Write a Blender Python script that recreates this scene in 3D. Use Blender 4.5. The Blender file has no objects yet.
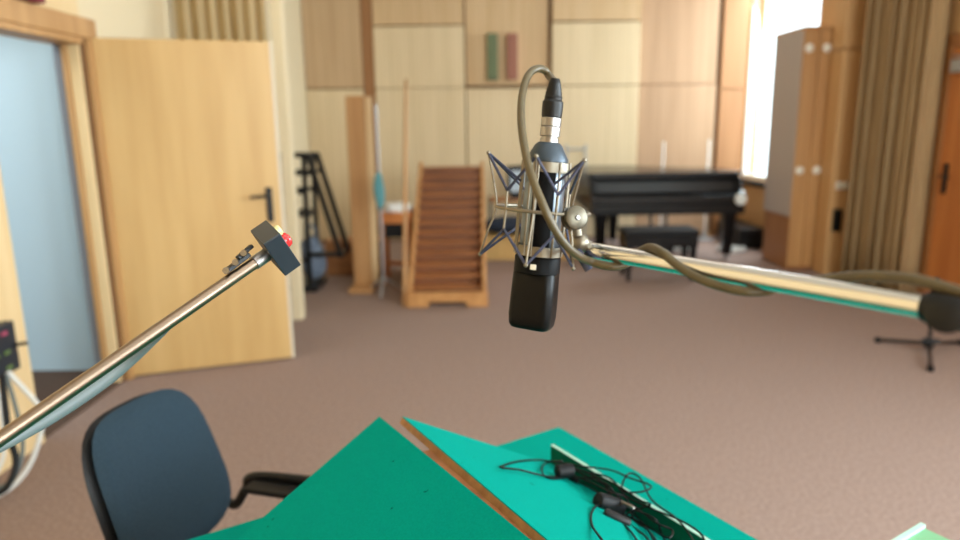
import bpy, math, random
from mathutils import Vector, Matrix, Quaternion
random.seed(7)
S = bpy.context.scene
COL = S.collection
PI = math.pi

# ------------------------------------------------------------------ camera
F_PX, PITCH, ROLL, EYE = 693.0, math.radians(12), math.radians(0.8), 1.53
_r0, _u0 = Vector((1, 0, 0)), Vector((0, math.sin(PITCH), math.cos(PITCH)))
FW = Vector((0, math.cos(PITCH), -math.sin(PITCH)))
RT = math.cos(ROLL) * _r0 - math.sin(ROLL) * _u0
UP = math.sin(ROLL) * _r0 + math.cos(ROLL) * _u0
cam = bpy.data.cameras.new('camera')
camo = bpy.data.objects.new('camera', cam)
COL.objects.link(camo)
m = Matrix((RT, UP, -FW)).transposed().to_4x4()
m.translation = (0, 0, EYE)
camo.matrix_world = m
cam.sensor_width = 36
cam.lens = F_PX / 960 * 36
cam.clip_start = 0.02
cam.dof.use_dof = True
cam.dof.focus_distance = 0.87
cam.dof.aperture_fstop = 2.7
S.camera = camo

# ------------------------------------------------------------------ light
W = bpy.data.worlds.new('world')
S.world = W
W.use_nodes = True
bg = W.node_tree.nodes['Background']
bg.inputs[0].default_value = (0.86, 0.94, 1.0, 1)
bg.inputs[1].default_value = 4.5


def area(name, loc, rot, sx, sy, power, col=(1, 1, 1), portal=False):
    l = bpy.data.lights.new(name, 'AREA')
    l.shape = 'RECTANGLE'
    l.size, l.size_y, l.energy, l.color = sx, sy, power, col
    o = bpy.data.objects.new(name, l)
    o.location, o.rotation_euler = loc, rot
    if portal:
        l.cycles.is_portal = True
    COL.objects.link(o)
    return o


# daylight of the visible window and of one beside the photographer; added fill behind
area('daylight_and_fill', (4.15, 8.3, 2.3), (0, math.radians(66), math.radians(24)), 2.4, 2.2, 300, (0.84, 0.92, 1.0))
area('daylight_and_fill', (4.48, 0.3, 2.0), (0, math.radians(84), 0), 2.0, 3.4, 500, (0.86, 0.93, 1.0))
area('daylight_and_fill', (2.7, -2.78, 2.0), (math.radians(90), 0, 0), 2.4, 2.0, 260, (0.92, 0.96, 1.0))  # unseen fill added to brighten surfaces that face the camera
# unseen ceiling lights added for ambient brightness
for yy in (0.3, 3.6, 6.9):
    area('ceiling_fill', (0.7, yy, 3.52), (0, 0, 0), 2.6, 1.0, 13, (1.0, 0.96, 0.9))
area('corridor_lamp', (-3.1, 3.0, 2.72), (0, 0, 0), 1.0, 1.0, 34, (0.9, 0.96, 1.0))
S.view_settings.view_transform = 'Standard'
S.view_settings.look = 'None'
S.view_settings.gamma = 1
S.view_settings.use_curve_mapping = False
S.view_settings.exposure = -0.28
S.cycles.use_denoising = True
S.cycles.max_bounces = 10
S.cycles.sample_clamp_indirect = 6


# ------------------------------------------------------------------ helpers
def at(px, py, d):
    """the place in the room seen at a spot of the photograph, d metres along the lens axis"""
    return Vector((0, 0, EYE)) + RT * ((px - 480) / F_PX * d) + UP * ((270 - py) / F_PX * d) + FW * d


def on_plane(px, py, p0, n):
    d = RT * ((px - 480) / F_PX) + UP * ((270 - py) / F_PX) + FW
    o = Vector((0, 0, EYE))
    return o + d * ((Vector(p0) - o).dot(n) / d.dot(n))


def lin(c):
    return tuple(((v / 255) / 12.92 if v <= 10 else (((v / 255) + 0.055) / 1.055) ** 2.4) for v in c) + (1,)


def mat(name, c, rough=0.6, metal=0.0, spec=0.5, c2=None, scale=(1, 1, 1), bump=0.0, detail=4.0, bscale=None, coat=0.0,
        slat=None, speck=None, lo=0.3, hi=0.7):
    M = bpy.data.materials.new(name)
    M.use_nodes = True
    nt = M.node_tree
    b = nt.nodes['Principled BSDF']
    b.inputs['Roughness'].default_value = rough
    b.inputs['Metallic'].default_value = metal
    b.inputs['Specular IOR Level'].default_value = spec
    b.inputs['Coat Weight'].default_value = coat
    tc = nt.nodes.new('ShaderNodeTexCoord')
    mp = nt.nodes.new('ShaderNodeMapping')
    nt.links.new(tc.outputs['Object'], mp.inputs[0])
    mp.inputs['Scale'].default_value = scale
    nz = nt.nodes.new('ShaderNodeTexNoise')
    nz.inputs['Scale'].default_value = 1.0
    nz.inputs['Detail'].default_value = detail
    nt.links.new(mp.outputs[0], nz.inputs['Vector'])
    rp = nt.nodes.new('ShaderNodeValToRGB')
    rp.color_ramp.elements[0].position, rp.color_ramp.elements[1].position = lo, hi
    rp.color_ramp.elements[0].color = lin(c)
    rp.color_ramp.elements[1].color = lin(c2 or c)
    nt.links.new(nz.outputs['Fac'], rp.inputs[0])
    out = rp.outputs[0]
    if slat:
        axis, period, dark = slat
        mp2 = nt.nodes.new('ShaderNodeMapping')
        nt.links.new(tc.outputs['Object'], mp2.inputs[0])
        wv = nt.nodes.new('ShaderNodeTexWave')
        wv.bands_direction = axis
        wv.inputs['Scale'].default_value = 0.314 / period
        nt.links.new(mp2.outputs[0], wv.inputs['Vector'])
        r2 = nt.nodes.new('ShaderNodeValToRGB')
        r2.color_ramp.elements[0].position, r2.color_ramp.elements[1].position = 0.0, 0.16
        r2.color_ramp.elements[0].color = (dark, dark, dark, 1)
        r2.color_ramp.elements[1].color = (1, 1, 1, 1)
        nt.links.new(wv.outputs['Fac'], r2.inputs[0])
        mx = nt.nodes.new('ShaderNodeMix')
        mx.data_type = 'RGBA'
        mx.blend_type = 'MULTIPLY'
        mx.inputs[0].default_value = 1
        nt.links.new(out, mx.inputs[6])
        nt.links.new(r2.outputs[0], mx.inputs[7])
        out = mx.outputs[2]
    if speck:
        sc, thr, c3 = speck
        n3 = nt.nodes.new('ShaderNodeTexNoise')
        n3.inputs['Scale'].default_value = sc
        n3.inputs['Detail'].default_value = 2
        nt.links.new(tc.outputs['Object'], n3.inputs['Vector'])
        r3 = nt.nodes.new('ShaderNodeValToRGB')
        r3.color_ramp.elements[0].position, r3.color_ramp.elements[1].position = thr, thr + 0.03
        nt.links.new(n3.outputs['Fac'], r3.inputs[0])
        mx = nt.nodes.new('ShaderNodeMix')
        mx.data_type = 'RGBA'
        nt.links.new(r3.outputs[0], mx.inputs[0])
        nt.links.new(out, mx.inputs[6])
        mx.inputs[7].default_value = lin(c3)
        out = mx.outputs[2]
    nt.links.new(out, b.inputs['Base Color'])
    if bump:
        nb = nz
        if bscale:
            nb = nt.nodes.new('ShaderNodeTexNoise')
            nb.inputs['Scale'].default_value = bscale
            nb.inputs['Detail'].default_value = 3
            nt.links.new(tc.outputs['Object'], nb.inputs['Vector'])
        bp = nt.nodes.new('ShaderNodeBump')
        bp.inputs['Strength'].default_value = bump
        bp.inputs['Distance'].default_value = 0.004
        nt.links.new(nb.outputs['Fac'], bp.inputs['Height'])
        nt.links.new(bp.outputs[0], b.inputs['Normal'])
    return M


GR = (14, 14, 0.7)
M = {
    'carpet': mat('carpet', (134, 112, 102), 1.0, spec=0.1, c2=(162, 140, 130), scale=(60, 60, 60), bump=0.5, bscale=260, detail=6),
    'panel_cream': mat('panel_cream', (214, 190, 150), 0.6, c2=(226, 203, 165), scale=GR, slat=('X', 0.052, 0.9)),
    'panel_tan': mat('panel_tan', (190, 158, 120), 0.6, c2=(205, 174, 136), scale=GR, slat=('X', 0.052, 0.9)),
    'panel_warm': mat('panel_warm', (200, 166, 122), 0.6, c2=(213, 182, 140), scale=GR, slat=('X', 0.052, 0.9)),
    'panel_rose': mat('panel_rose', (172, 136, 102), 0.6, c2=(186, 150, 116), scale=GR, slat=('X', 0.052, 0.9)),
    'knob_metal': mat('knob_metal', (98, 92, 80), 0.4, metal=0.9),
    'riser_wood': mat('riser_wood', (104, 60, 32), 0.5, c2=(132, 80, 46), scale=(3, 30, 30)),
    'panel_orange': mat('panel_orange', (150, 102, 60), 0.5, c2=(166, 118, 74), scale=GR),
    'side_wood': mat('side_wood', (198, 152, 100), 0.5, c2=(212, 168, 116), scale=GR),
    'wall_wood': mat('wall_wood', (220, 190, 140), 0.55, c2=(230, 203, 156), scale=GR),
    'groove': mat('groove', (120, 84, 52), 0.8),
    'cream_paint': mat('cream_paint', (226, 208, 172), 0.7),
    'white_paint': mat('white_paint', (225, 222, 214), 0.8),
    'jamb_shade': mat('jamb_shade', (128, 130, 136), 0.7),  # shade on the outer jamb, put into its colour
    'blue_paint': mat('blue_paint', (196, 216, 226), 0.8),
    'door_wood': mat('door_wood', (190, 152, 96), 0.42, c2=(206, 170, 114), scale=(9, 9, 0.8), detail=6),
    'door_edge': mat('door_edge', (214, 202, 182), 0.5),
    'frame_wood': mat('frame_wood', (176, 132, 82), 0.5, c2=(196, 152, 100), scale=GR),
    'orange_wood': mat('orange_wood', (176, 102, 48), 0.45, c2=(196, 122, 62), scale=GR),
    'stair_wood': mat('stair_wood', (128, 76, 40), 0.42, c2=(166, 106, 58), scale=(3, 30, 30), detail=5),
    'stair_side': mat('stair_side', (172, 118, 66), 0.5, c2=(196, 144, 88), scale=(12, 3, 12)),
    'post_wood': mat('post_wood', (172, 124, 76), 0.55, c2=(192, 146, 96), scale=GR),
    'pale_wood': mat('pale_wood', (206, 172, 126), 0.55, c2=(216, 186, 142), scale=GR),
    'edge_wood': mat('edge_wood', (150, 92, 46), 0.5, c2=(186, 126, 70), scale=(40, 40, 40)),
    'ochre_wood': mat('ochre_wood', (190, 150, 86), 0.55, c2=(204, 164, 100), scale=GR),
    'curtain': mat('curtain', (160, 132, 96), 0.95, spec=0.1, c2=(174, 146, 108), scale=(20, 20, 2)),
    'curtain_pale': mat('curtain_pale', (186, 162, 120), 0.95, spec=0.1, c2=(198, 174, 132), scale=(20, 20, 2)),
    'felt': mat('felt', (0, 138, 124), 0.95, spec=0.04, c2=(0, 148, 134), scale=(300, 300, 300), bump=0.25, bscale=900,
                speck=(55, 0.735, (4, 70, 62))),
    'felt_dark': mat('felt_dark', (0, 92, 70), 0.9, spec=0.12, c2=(0, 100, 78), scale=(200, 200, 200)),
    'felt_edge': mat('felt_edge', (120, 190, 170), 0.8),
    'pale_green': mat('pale_green', (118, 168, 128), 0.8, spec=0.2),
    'pale_edge': mat('pale_edge', (170, 208, 192), 0.6),
    'seat_fabric': mat('seat_fabric', (36, 50, 60), 0.95, spec=0.15, c2=(47, 62, 72), scale=(300, 300, 300), bump=0.2, bscale=700),
    'black_plastic': mat('black_plastic', (13, 13, 15), 0.45, spec=0.35),
    'black_matte': mat('black_matte', (12, 12, 14), 0.6, spec=0.3),
    'black_gloss': mat('black_gloss', (6, 7, 10), 0.22, spec=0.4),
    'black_metal': mat('black_metal', (24, 24, 26), 0.4, metal=0.3),
    'navy_box': mat('navy_box', (30, 38, 48), 0.45),
    'box_top': mat('box_top', (66, 66, 66), 0.5),
    'chrome': mat('chrome', (222, 220, 216), 0.16, metal=1.0),
    'bronze_pole': mat('bronze_pole', (142, 124, 108), 0.3, metal=1.0),
    'nickel': mat('nickel', (164, 160, 158), 0.36, metal=1.0),
    'brass_nickel': mat('brass_nickel', (138, 130, 116), 0.42, metal=0.9),
    'mic_silver': mat('mic_silver', (128, 138, 148), 0.36, metal=0.9),
    'mic_cap': mat('mic_cap', (62, 72, 82), 0.42, metal=0.5),
    'mic_black': mat('mic_black', (9, 9, 11), 0.5, spec=0.12),
    'grille': mat('grille', (5, 5, 6), 0.36, spec=0.2, c2=(10, 10, 12), scale=(900, 900, 900), bump=0.08, bscale=1400),
    'cord_blue': mat('cord_blue', (44, 47, 72), 0.7, c2=(66, 70, 92), scale=(160, 160, 160)),
    'cable_olive': mat('cable_olive', (78, 66, 42), 0.42, c2=(90, 78, 52), scale=(50, 50, 50)),
    'wire_black': mat('wire_black', (6, 7, 8), 0.45, spec=0.2),
    'grey_cable': mat('grey_cable', (98, 108, 108), 0.5),
    'white_cable': mat('white_cable', (214, 214, 210), 0.5),
    'grey_metal': mat('grey_metal', (176, 178, 180), 0.4, metal=0.5),
    'grey_panel': mat('grey_panel', (184, 170, 162), 0.7),
    'cab_wood': mat('cab_wood', (178, 128, 76), 0.45, c2=(194, 146, 92), scale=GR),
    'cab_dark': mat('cab_dark', (150, 96, 52), 0.5, c2=(166, 112, 66), scale=GR),
    'knob_white': mat('knob_white', (236, 230, 216), 0.4),
    'green_box': mat('green_box', (106, 116, 84), 0.8),
    'red_box': mat('red_box', (156, 104, 86), 0.8),
    'deep_red': mat('deep_red', (120, 40, 52), 0.6),
    'red_lens': mat('red_lens', (214, 40, 44), 0.2, coat=0.5),
    'yellow_lens': mat('yellow_lens', (226, 222, 160), 0.25, coat=0.4),
    'white_item': mat('white_item', (228, 228, 224), 0.55),
    'paper_blue': mat('paper_blue', (196, 212, 226), 0.6),
    'navy_fabric': mat('navy_fabric', (24, 34, 52), 0.85),
    'teal_cloth': mat('teal_cloth', (90, 150, 158), 0.85),
    'denim': mat('denim', (90, 104, 124), 0.9, c2=(130, 140, 154), scale=(18, 18, 18)),
    'dark_brown': mat('dark_brown', (84, 62, 48), 0.9),
    'green_led': mat('green_led', (96, 120, 66), 0.4),
    'pink_led': mat('pink_led', (170, 70, 100), 0.4),
}
g = bpy.data.materials.new('window_glass')
g.use_nodes = True
nt = g.node_tree
nt.nodes.remove(nt.nodes['Principled BSDF'])
tr, gl, mx = nt.nodes.new('ShaderNodeBsdfTransparent'), nt.nodes.new('ShaderNodeBsdfGlossy'), nt.nodes.new('ShaderNodeMixShader')
tr.inputs[0].default_value = (0.93, 0.97, 0.97, 1)
gl.inputs['Roughness'].default_value = 0.03
mx.inputs[0].default_value = 0.06
nt.links.new(tr.outputs[0], mx.inputs[1])
nt.links.new(gl.outputs[0], mx.inputs[2])
nt.links.new(mx.outputs[0], nt.nodes['Material Output'].inputs[0])
M['glass'] = g


class MB:
    def __init__(self):
        self.v, self.f = [], []

    def add(self, vs, fs, T=None):
        o = len(self.v)
        self.v += [(T @ Vector(p)) if T is not None else Vector(p) for p in vs]
        self.f += [tuple(i + o for i in q) for q in fs]
        return self

    def box(self, x0, x1, y0, y1, z0, z1, T=None):
        vs = [(x, y, z) for z in (z0, z1) for y in (y0, y1) for x in (x0, x1)]
        return self.add(vs, [(0, 2, 3, 1), (4, 5, 7, 6), (0, 1, 5, 4), (2, 6, 7, 3), (0, 4, 6, 2), (1, 3, 7, 5)], T)

    def beam(self, p0, p1, w, h, up=(0, 0, 1)):
        """a rectangular bar from p0 to p1"""
        p0, p1 = Vector(p0), Vector(p1)
        d = (p1 - p0).normalized()
        s = d.cross(Vector(up))
        s = s.normalized() if s.length > 1e-4 else Vector((1, 0, 0))
        t = s.cross(d).normalized()
        vs = []
        for p in (p0, p1):
            for a, b in ((-1, -1), (1, -1), (1, 1), (-1, 1)):
                vs.append(p + s * (a * w / 2) + t * (b * h / 2))
        return self.add(vs, [(0, 1, 2, 3), (7, 6, 5, 4), (0, 4, 5, 1), (1, 5, 6, 2), (2, 6, 7, 3), (3, 7, 4, 0)])

    def tube(self, pts, r, n=12, cap=True):
        pts = [Vector(p) for p in pts]
        rs = r if isinstance(r, (list, tuple)) else [r] * len(pts)
        vs, fs = [], []
        t0 = (pts[1] - pts[0]).normalized()
        a = Vector((0, 0, 1)) if abs(t0.z) < 0.9 else Vector((1, 0, 0))
        s = t0.cross(a).normalized()
        for i, p in enumerate(pts):
            t = (pts[min(i + 1, len(pts) - 1)] - pts[max(i - 1, 0)]).normalized()
            s = (s - t * s.dot(t)).normalized()
            b = t.cross(s)
            for k in range(n):
                q = 2 * PI * k / n
                vs.append(p + (s * math.cos(q) + b * math.sin(q)) * rs[i])
        for i in range(len(pts) - 1):
            for k in range(n):
                fs.append((i * n + k, i * n + (k + 1) % n, (i + 1) * n + (k + 1) % n, (i + 1) * n + k))
        if cap:
            fs.append(tuple(range(n - 1, -1, -1)))
            fs.append(tuple((len(pts) - 1) * n + k for k in range(n)))
        return self.add(vs, fs)

    def ring(self, c, R, r, n=48, k=8, T=None, flat=1.0):
        vs, fs = [], []
        for i in range(n):
            a = 2 * PI * i / n
            for j in range(k):
                b = 2 * PI * j / k
                vs.append((c[0] + (R + r * math.cos(b)) * math.cos(a), c[1] + (R + r * math.cos(b)) * math.sin(a), c[2] + r * flat * math.sin(b)))
        for i in range(n):
            for j in range(k):
                fs.append((i * k + j, ((i + 1) % n) * k + j, ((i + 1) % n) * k + (j + 1) % k, i * k + (j + 1) % k))
        return self.add(vs, fs, T)

    def lathe(self, prof, n=32, T=None):
        """prof: (radius, height) from bottom to top, closed with caps"""
        vs, fs = [], []
        for r, z in prof:
            for k in range(n):
                a = 2 * PI * k / n
                vs.append((r * math.cos(a), r * math.sin(a), z))
        for i in range(len(prof) - 1):
            for k in range(n):
                fs.append((i * n + k, i * n + (k + 1) % n, (i + 1) * n + (k + 1) % n, (i + 1) * n + k))
        fs.append(tuple(range(n - 1, -1, -1)))
        fs.append(tuple((len(prof) - 1) * n + k for k in range(n)))
        return self.add(vs, fs, T)

    def loft(self, rings, T=None):
        n = len(rings[0])
        vs = [p for r in rings for p in r]
        fs = []
        for i in range(len(rings) - 1):
            for k in range(n):
                fs.append((i * n + k, i * n + (k + 1) % n, (i + 1) * n + (k + 1) % n, (i + 1) * n + k))
        fs.append(tuple(range(n - 1, -1, -1)))
        fs.append(tuple((len(rings) - 1) * n + k for k in range(n)))
        return self.add(vs, fs, T)

    def prism(self, poly, z0, z1, T=None):
        return self.loft([[(x, y, z0) for x, y in poly], [(x, y, z1) for x, y in poly]], T)

    def build(self, name, m_, parent=None, world=False, bevel=0.0, angle=35, seg=2):
        vs = self.v
        if world and parent is not None:
            inv = TM[parent.name].inverted()
            vs = [inv @ p for p in vs]
        me = bpy.data.meshes.new(name)
        me.from_pydata([tuple(p) for p in vs], [], self.f)
        me.polygons.foreach_set('use_smooth', [True] * len(me.polygons))
        me.set_sharp_from_angle(angle=math.radians(angle))
        me.materials.append(M[m_])
        o = bpy.data.objects.new(name, me)
        COL.objects.link(o)
        if parent is not None:
            o.parent = parent
        if bevel:
            b = o.modifiers.new('bevel', 'BEVEL')
            b.width, b.segments, b.limit_method = bevel, seg, 'ANGLE'
            b.angle_limit = math.radians(40)
        return o


TM = {}


def tag(o, label, cat, group=None):
    o['label'], o['category'] = label, cat
    if group:
        o['group'] = group
    return o


def thing(name, label, cat, loc=(0, 0, 0), rz=0.0, group=None, T=None):
    o = bpy.data.objects.new(name, None)
    o.empty_display_size = 0.05
    COL.objects.link(o)
    if T is None:
        T = Matrix.Translation(loc) @ Matrix.Rotation(rz, 4, 'Z')
    o.matrix_world = T
    TM[o.name] = T
    return tag(o, label, cat, group)


def struct(mb, name, m_, bevel=0.0):
    o = mb.build(name, m_, bevel=bevel)
    o['kind'] = 'structure'
    return o


def smooth(pts, n=10):
    P = [Vector(p) for p in pts]
    out = []
    for i in range(len(P) - 1):
        p0, p1, p2, p3 = P[max(i - 1, 0)], P[i], P[i + 1], P[min(i + 2, len(P) - 1)]
        for k in range(n):
            t = k / n
            out.append(0.5 * ((2 * p1) + (p2 - p0) * t + (2 * p0 - 5 * p1 + 4 * p2 - p3) * t * t + (3 * p1 - p0 - 3 * p2 + p3) * t ** 3))
    out.append(P[-1])
    return out


def frame(o, x, y, z):
    T = Matrix((x, y, z)).transposed().to_4x4()
    T.translation = o
    return T


# ------------------------------------------------------------------ the room
CEIL = 3.6
BY = 9.2          # back wall
LX = -2.2         # left wall


def rx(y):        # right wall, slightly splayed
    return 3.43 + 0.46 * (BY - y) / 4.7


struct(MB().box(-4.4, 5.0, -2.7, 9.5, -0.1, 0), 'floor', 'carpet')
struct(MB().box(-4.4, 4.7, -2.7, 9.5, CEIL, CEIL + 0.1), 'ceiling', 'white_paint')
struct(MB().box(-2.4, 3.62, BY + 0.03, BY + 0.2, 0, CEIL), 'wall_back', 'groove')
struct(MB().box(-4.4, 1.5, -2.7, -2.55, 0, CEIL).box(3.9, 5.0, -2.7, -2.55, 0, CEIL).box(1.5, 3.9, -2.7, -2.55, 0, 0.95).box(1.5, 3.9, -2.7, -2.55, 3.05, CEIL), 'wall_front', 'wall_wood')
w = struct(MB().box(1.5, 1.56, -2.66, -2.6, 0.95, 3.05).box(3.84, 3.9, -2.66, -2.6, 0.95, 3.05).box(2.67, 2.73, -2.66, -2.6, 0.95, 3.05)
           .box(1.56, 3.84, -2.66, -2.6, 0.95, 1.01).box(1.56, 3.84, -2.66, -2.6, 2.99, 3.05), 'window_3', 'white_paint')  # opening and frame made up to house the front fill light
MB().box(1.56, 3.84, -2.635, -2.627, 1.01, 2.99).build('pane', 'glass', w)
# wood panels lining the back wall, with shadow gaps between them
pan = [(-2.19, -1.46, 0.03, 1.97, 'panel_cream', 0.05), (-2.19, -1.46, 1.99, CEIL, 'panel_tan', 0.02),
       (-1.30, -0.16, 0.03, 1.97, 'panel_cream', 0.08), (-1.30, -0.16, 1.975, 2.72, 'panel_cream', 0.09), (-1.30, -0.16, 2.74, CEIL, 'panel_warm', 0.07),
       (-0.14, 0.90, 0.03, 1.96, 'panel_cream', 0.05), (-0.14, 0.90, 1.99, CEIL, 'panel_warm', 0.02),
       (0.95, 2.06, 0.03, 1.97, 'panel_cream', 0.07), (0.95, 2.06, 1.98, 2.74, 'panel_cream', 0.08), (0.95, 2.06, 2.76, CEIL, 'panel_warm', 0.07),
       (2.07, 3.06, 0.03, 1.97, 'panel_rose', 0.04), (2.07, 3.06, 1.98, CEIL, 'panel_rose', 0.02),
       (3.11, 3.42, 0.03, 1.9, 'panel_orange', 0.05), (3.11, 3.42, 1.91, CEIL, 'panel_orange', 0.05)]
for i, (x0, x1, z0, z1, m_, d) in enumerate(pan):
    struct(MB().box(x0, x1, BY - d, BY + 0.03, z0, z1), 'trim_%d' % (i + 1), m_, 0.004)
struct(MB().box(-1.45, -1.31, BY - 0.03, BY + 0.03, 0.03, CEIL), 'trim_20', 'panel_orange', 0.004)
struct(MB().box(-2.19, 3.42, BY - 0.015, BY + 0.03, 0, 0.05), 'baseboard_back', 'frame_wood')

# left wall with the doorway
DY0, DY1, DZ = 3.22, 4.05, 2.02
wl = MB().box(LX - 0.14, LX, -2.6, DY0, 0, CEIL).box(LX - 0.14, LX, DY0, DY1, DZ, CEIL)
struct(wl, 'wall_left', 'wall_wood')
struct(MB().box(LX - 0.14, LX, DY1, BY, 0, CEIL), 'wall_left.001', 'cream_paint')
struct(MB().box(LX - 0.075, LX - 0.012, DY1 - 0.03, DY1 + 0.01, 0, DZ), 'trim_21', 'wall_wood', 0.004)
struct(MB().box(LX - 0.105, LX - 0.075, DY1 - 0.045, DY1 + 0.01, 0, DZ), 'trim_28', 'frame_wood', 0.003)
struct(MB().box(LX - 0.16, LX - 0.105, DY1 - 0.02, DY1 + 0.01, 0, DZ), 'trim_29', 'jamb_shade', 0.003)  # outer jamb strip, grey in place of the shade on it
struct(MB().box(LX - 0.012, LX + 0.004, DY1 - 0.012, DY1 + 0.01, 0, DZ), 'trim_31', 'groove')  # dark strip standing in for shade in the hinge gap
struct(MB().box(LX + 0.001, LX + 0.03, DY1 + 0.012, DY1 + 0.11, 0, DZ), 'trim_30', 'frame_wood', 0.003)
fr = MB().box(LX - 0.16, LX + 0.02, DY0, DY1 - 0.031, DZ - 0.035, DZ + 0.001).box(LX + 0.001, LX + 0.03, DY0 - 0.5, DY1 + 0.11, DZ + 0.001, DZ + 0.11)
struct(fr, 'trim_22', 'frame_wood', 0.004)
struct(MB().box(LX, LX + 0.012, -2.5, DY0, 0, 0.08), 'baseboard_left', 'wall_wood')
# corridor beyond the doorway
struct(MB().box(-4.3, LX - 0.14, 4.24, 4.36, 0, 2.8), 'wall_corridor', 'blue_paint')
struct(MB().box(-4.4, -4.3, 1.5, 4.36, 0, 2.8), 'wall_corridor.001', 'blue_paint')
struct(MB().box(-4.3, LX - 0.14, 1.4, 1.5, 0, 2.8), 'wall_corridor.002', 'blue_paint')
struct(MB().box(-4.4, LX - 0.14, 1.4, 4.36, 2.8, 2.9), 'ceiling_corridor', 'white_paint')
struct(MB().box(-4.3, LX - 0.005, 1.5, 4.24, 0.0, 0.006), 'floor_corridor', 'dark_brown')

# right wall with window openings (built as upright slabs along the splayed line)


def rslab(mb, y0, y1, z0, z1, t=0.2, off=0.0):
    a, b = rx(y0), rx(y1)
    return mb.prism([(a + off, y0), (a + off + t, y0), (b + off + t, y1), (b + off, y1)], z0, z1)


WY0, WY1, WZ = 7.62, 9.17, 0.78
NY0, NY1, NZ = -1.6, 2.2, 0.85
wr = MB()
for y0, y1 in ((-2.6, NY0), (NY1, WY0), (WY1, 9.3)):
    rslab(wr, y0, y1, 0, CEIL)
for y0, y1, z in ((NY0, NY1, NZ), (WY0, WY1, WZ)):
    rslab(wr, y0, y1, 0, z)
    rslab(wr, y0, y1, 3.2, CEIL)
struct(wr, 'wall_right', 'side_wood')
for i, (y0, y1, z) in enumerate(((WY0, WY1, WZ), (NY0, NY1, NZ))):
    wf = MB()
    rslab(wf, y0, y0 + 0.05, z, 3.2, 0.07, 0.03)
    rslab(wf, y1 - 0.03, y1, z, 3.2, 0.07, 0.03)
    rslab(wf, y0, y1, z, z + 0.05, 0.07, 0.03)
    rslab(wf, y0, y1, 3.15, 3.2, 0.07, 0.03)
    if i:
        rslab(wf, (y0 + y1) / 2 - 0.03, (y0 + y1) / 2 + 0.03, z, 3.2, 0.07, 0.03)
    w = struct(wf, 'window_%d' % (i + 1), 'white_paint')
    pg = MB()
    rslab(pg, y0 + 0.05, y1 - 0.05, z + 0.05, 3.15, 0.008, 0.06)
    pg.build('pane', 'glass', w)
    sl = MB()
    rslab(sl, y0 - 0.04, y1 + 0.04, z - 0.07, z - 0.01, 0.18, -0.07)
    sl.build('window_sill', 'black_matte', w)
# wood pier between wardrobe and curtain, facing the camera
struct(MB().box(3.41, 3.74, 6.72, 6.95, 0, 2.15), 'trim_23', 'side_wood', 0.004)
struct(MB().box(3.41, 3.74, 6.72, 6.95, 2.16, CEIL), 'trim_24', 'side_wood', 0.004)
# door in the right wall
d2 = MB()
rslab(d2, 4.71, 5.65, 0.01, 2.05, 0.05, -0.045)
door2 = struct(d2, 'door_2', 'orange_wood', 0.003)
h2 = MB()
rslab(h2, 5.55, 5.59, 0.92, 1.16, 0.012, -0.06)
h2.tube([(rx(5.57) - 0.06, 5.57, 1.06), (rx(5.57) - 0.10, 5.57, 1.06), (rx(5.57) - 0.10, 5.46, 1.06)], 0.010, 8)
h2.build('door_handle', 'black_metal', door2)
f2 = MB()
rslab(f2, 5.65, 5.73, 0, 2.13, 0.05, -0.05)
rslab(f2, 4.62, 5.73, 2.06, 2.16, 0.05, -0.05)
struct(f2, 'trim_25', 'cab_dark', 0.003)

# ------------------------------------------------------------------ open door
hx, hy = -2.185, 4.10
dv = Vector((0.945, 0.325, 0)).normalized()
ang = math.atan2(dv.y, dv.x)
d1 = MB().box(0, 0.972, 0, 0.042, 0.012, 2.03).build('door_1', 'door_wood', bevel=0.003)
d1.location = (hx, hy, 0)
d1.rotation_euler = (0, 0, ang)
d1['kind'] = 'structure'
MB().box(0.9725, 0.990, -0.002, 0.044, 0.012, 2.03).build('door_edge_strip', 'door_edge', d1)
hd = MB().box(0.885, 0.925, -0.012, 0.0, 0.93, 1.15)
hd.build('handle_plate', 'black_metal', d1, bevel=0.003)
hl = MB().tube(smooth([(0.905, -0.01, 1.10), (0.905, -0.05, 1.10), (0.88, -0.058, 1.10), (0.79, -0.058, 1.095)], 5), 0.010, 10)
hl.build('door_handle', 'black_metal', d1)
for z in (0.25, 1.75):
    MB().tube([(-0.006, -0.006, z - 0.06), (-0.006, -0.006, z + 0.06)], 0.010, 10).build('hinge', 'black_metal', d1)

# red box above the doorway
o = MB().box(LX, LX + 0.07, 3.42, 3.64, 2.135, 2.42).build('warning_lamp_box', 'deep_red', bevel=0.006)
tag(o, 'dark red box on the wall above the open doorway', 'box')


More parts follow.
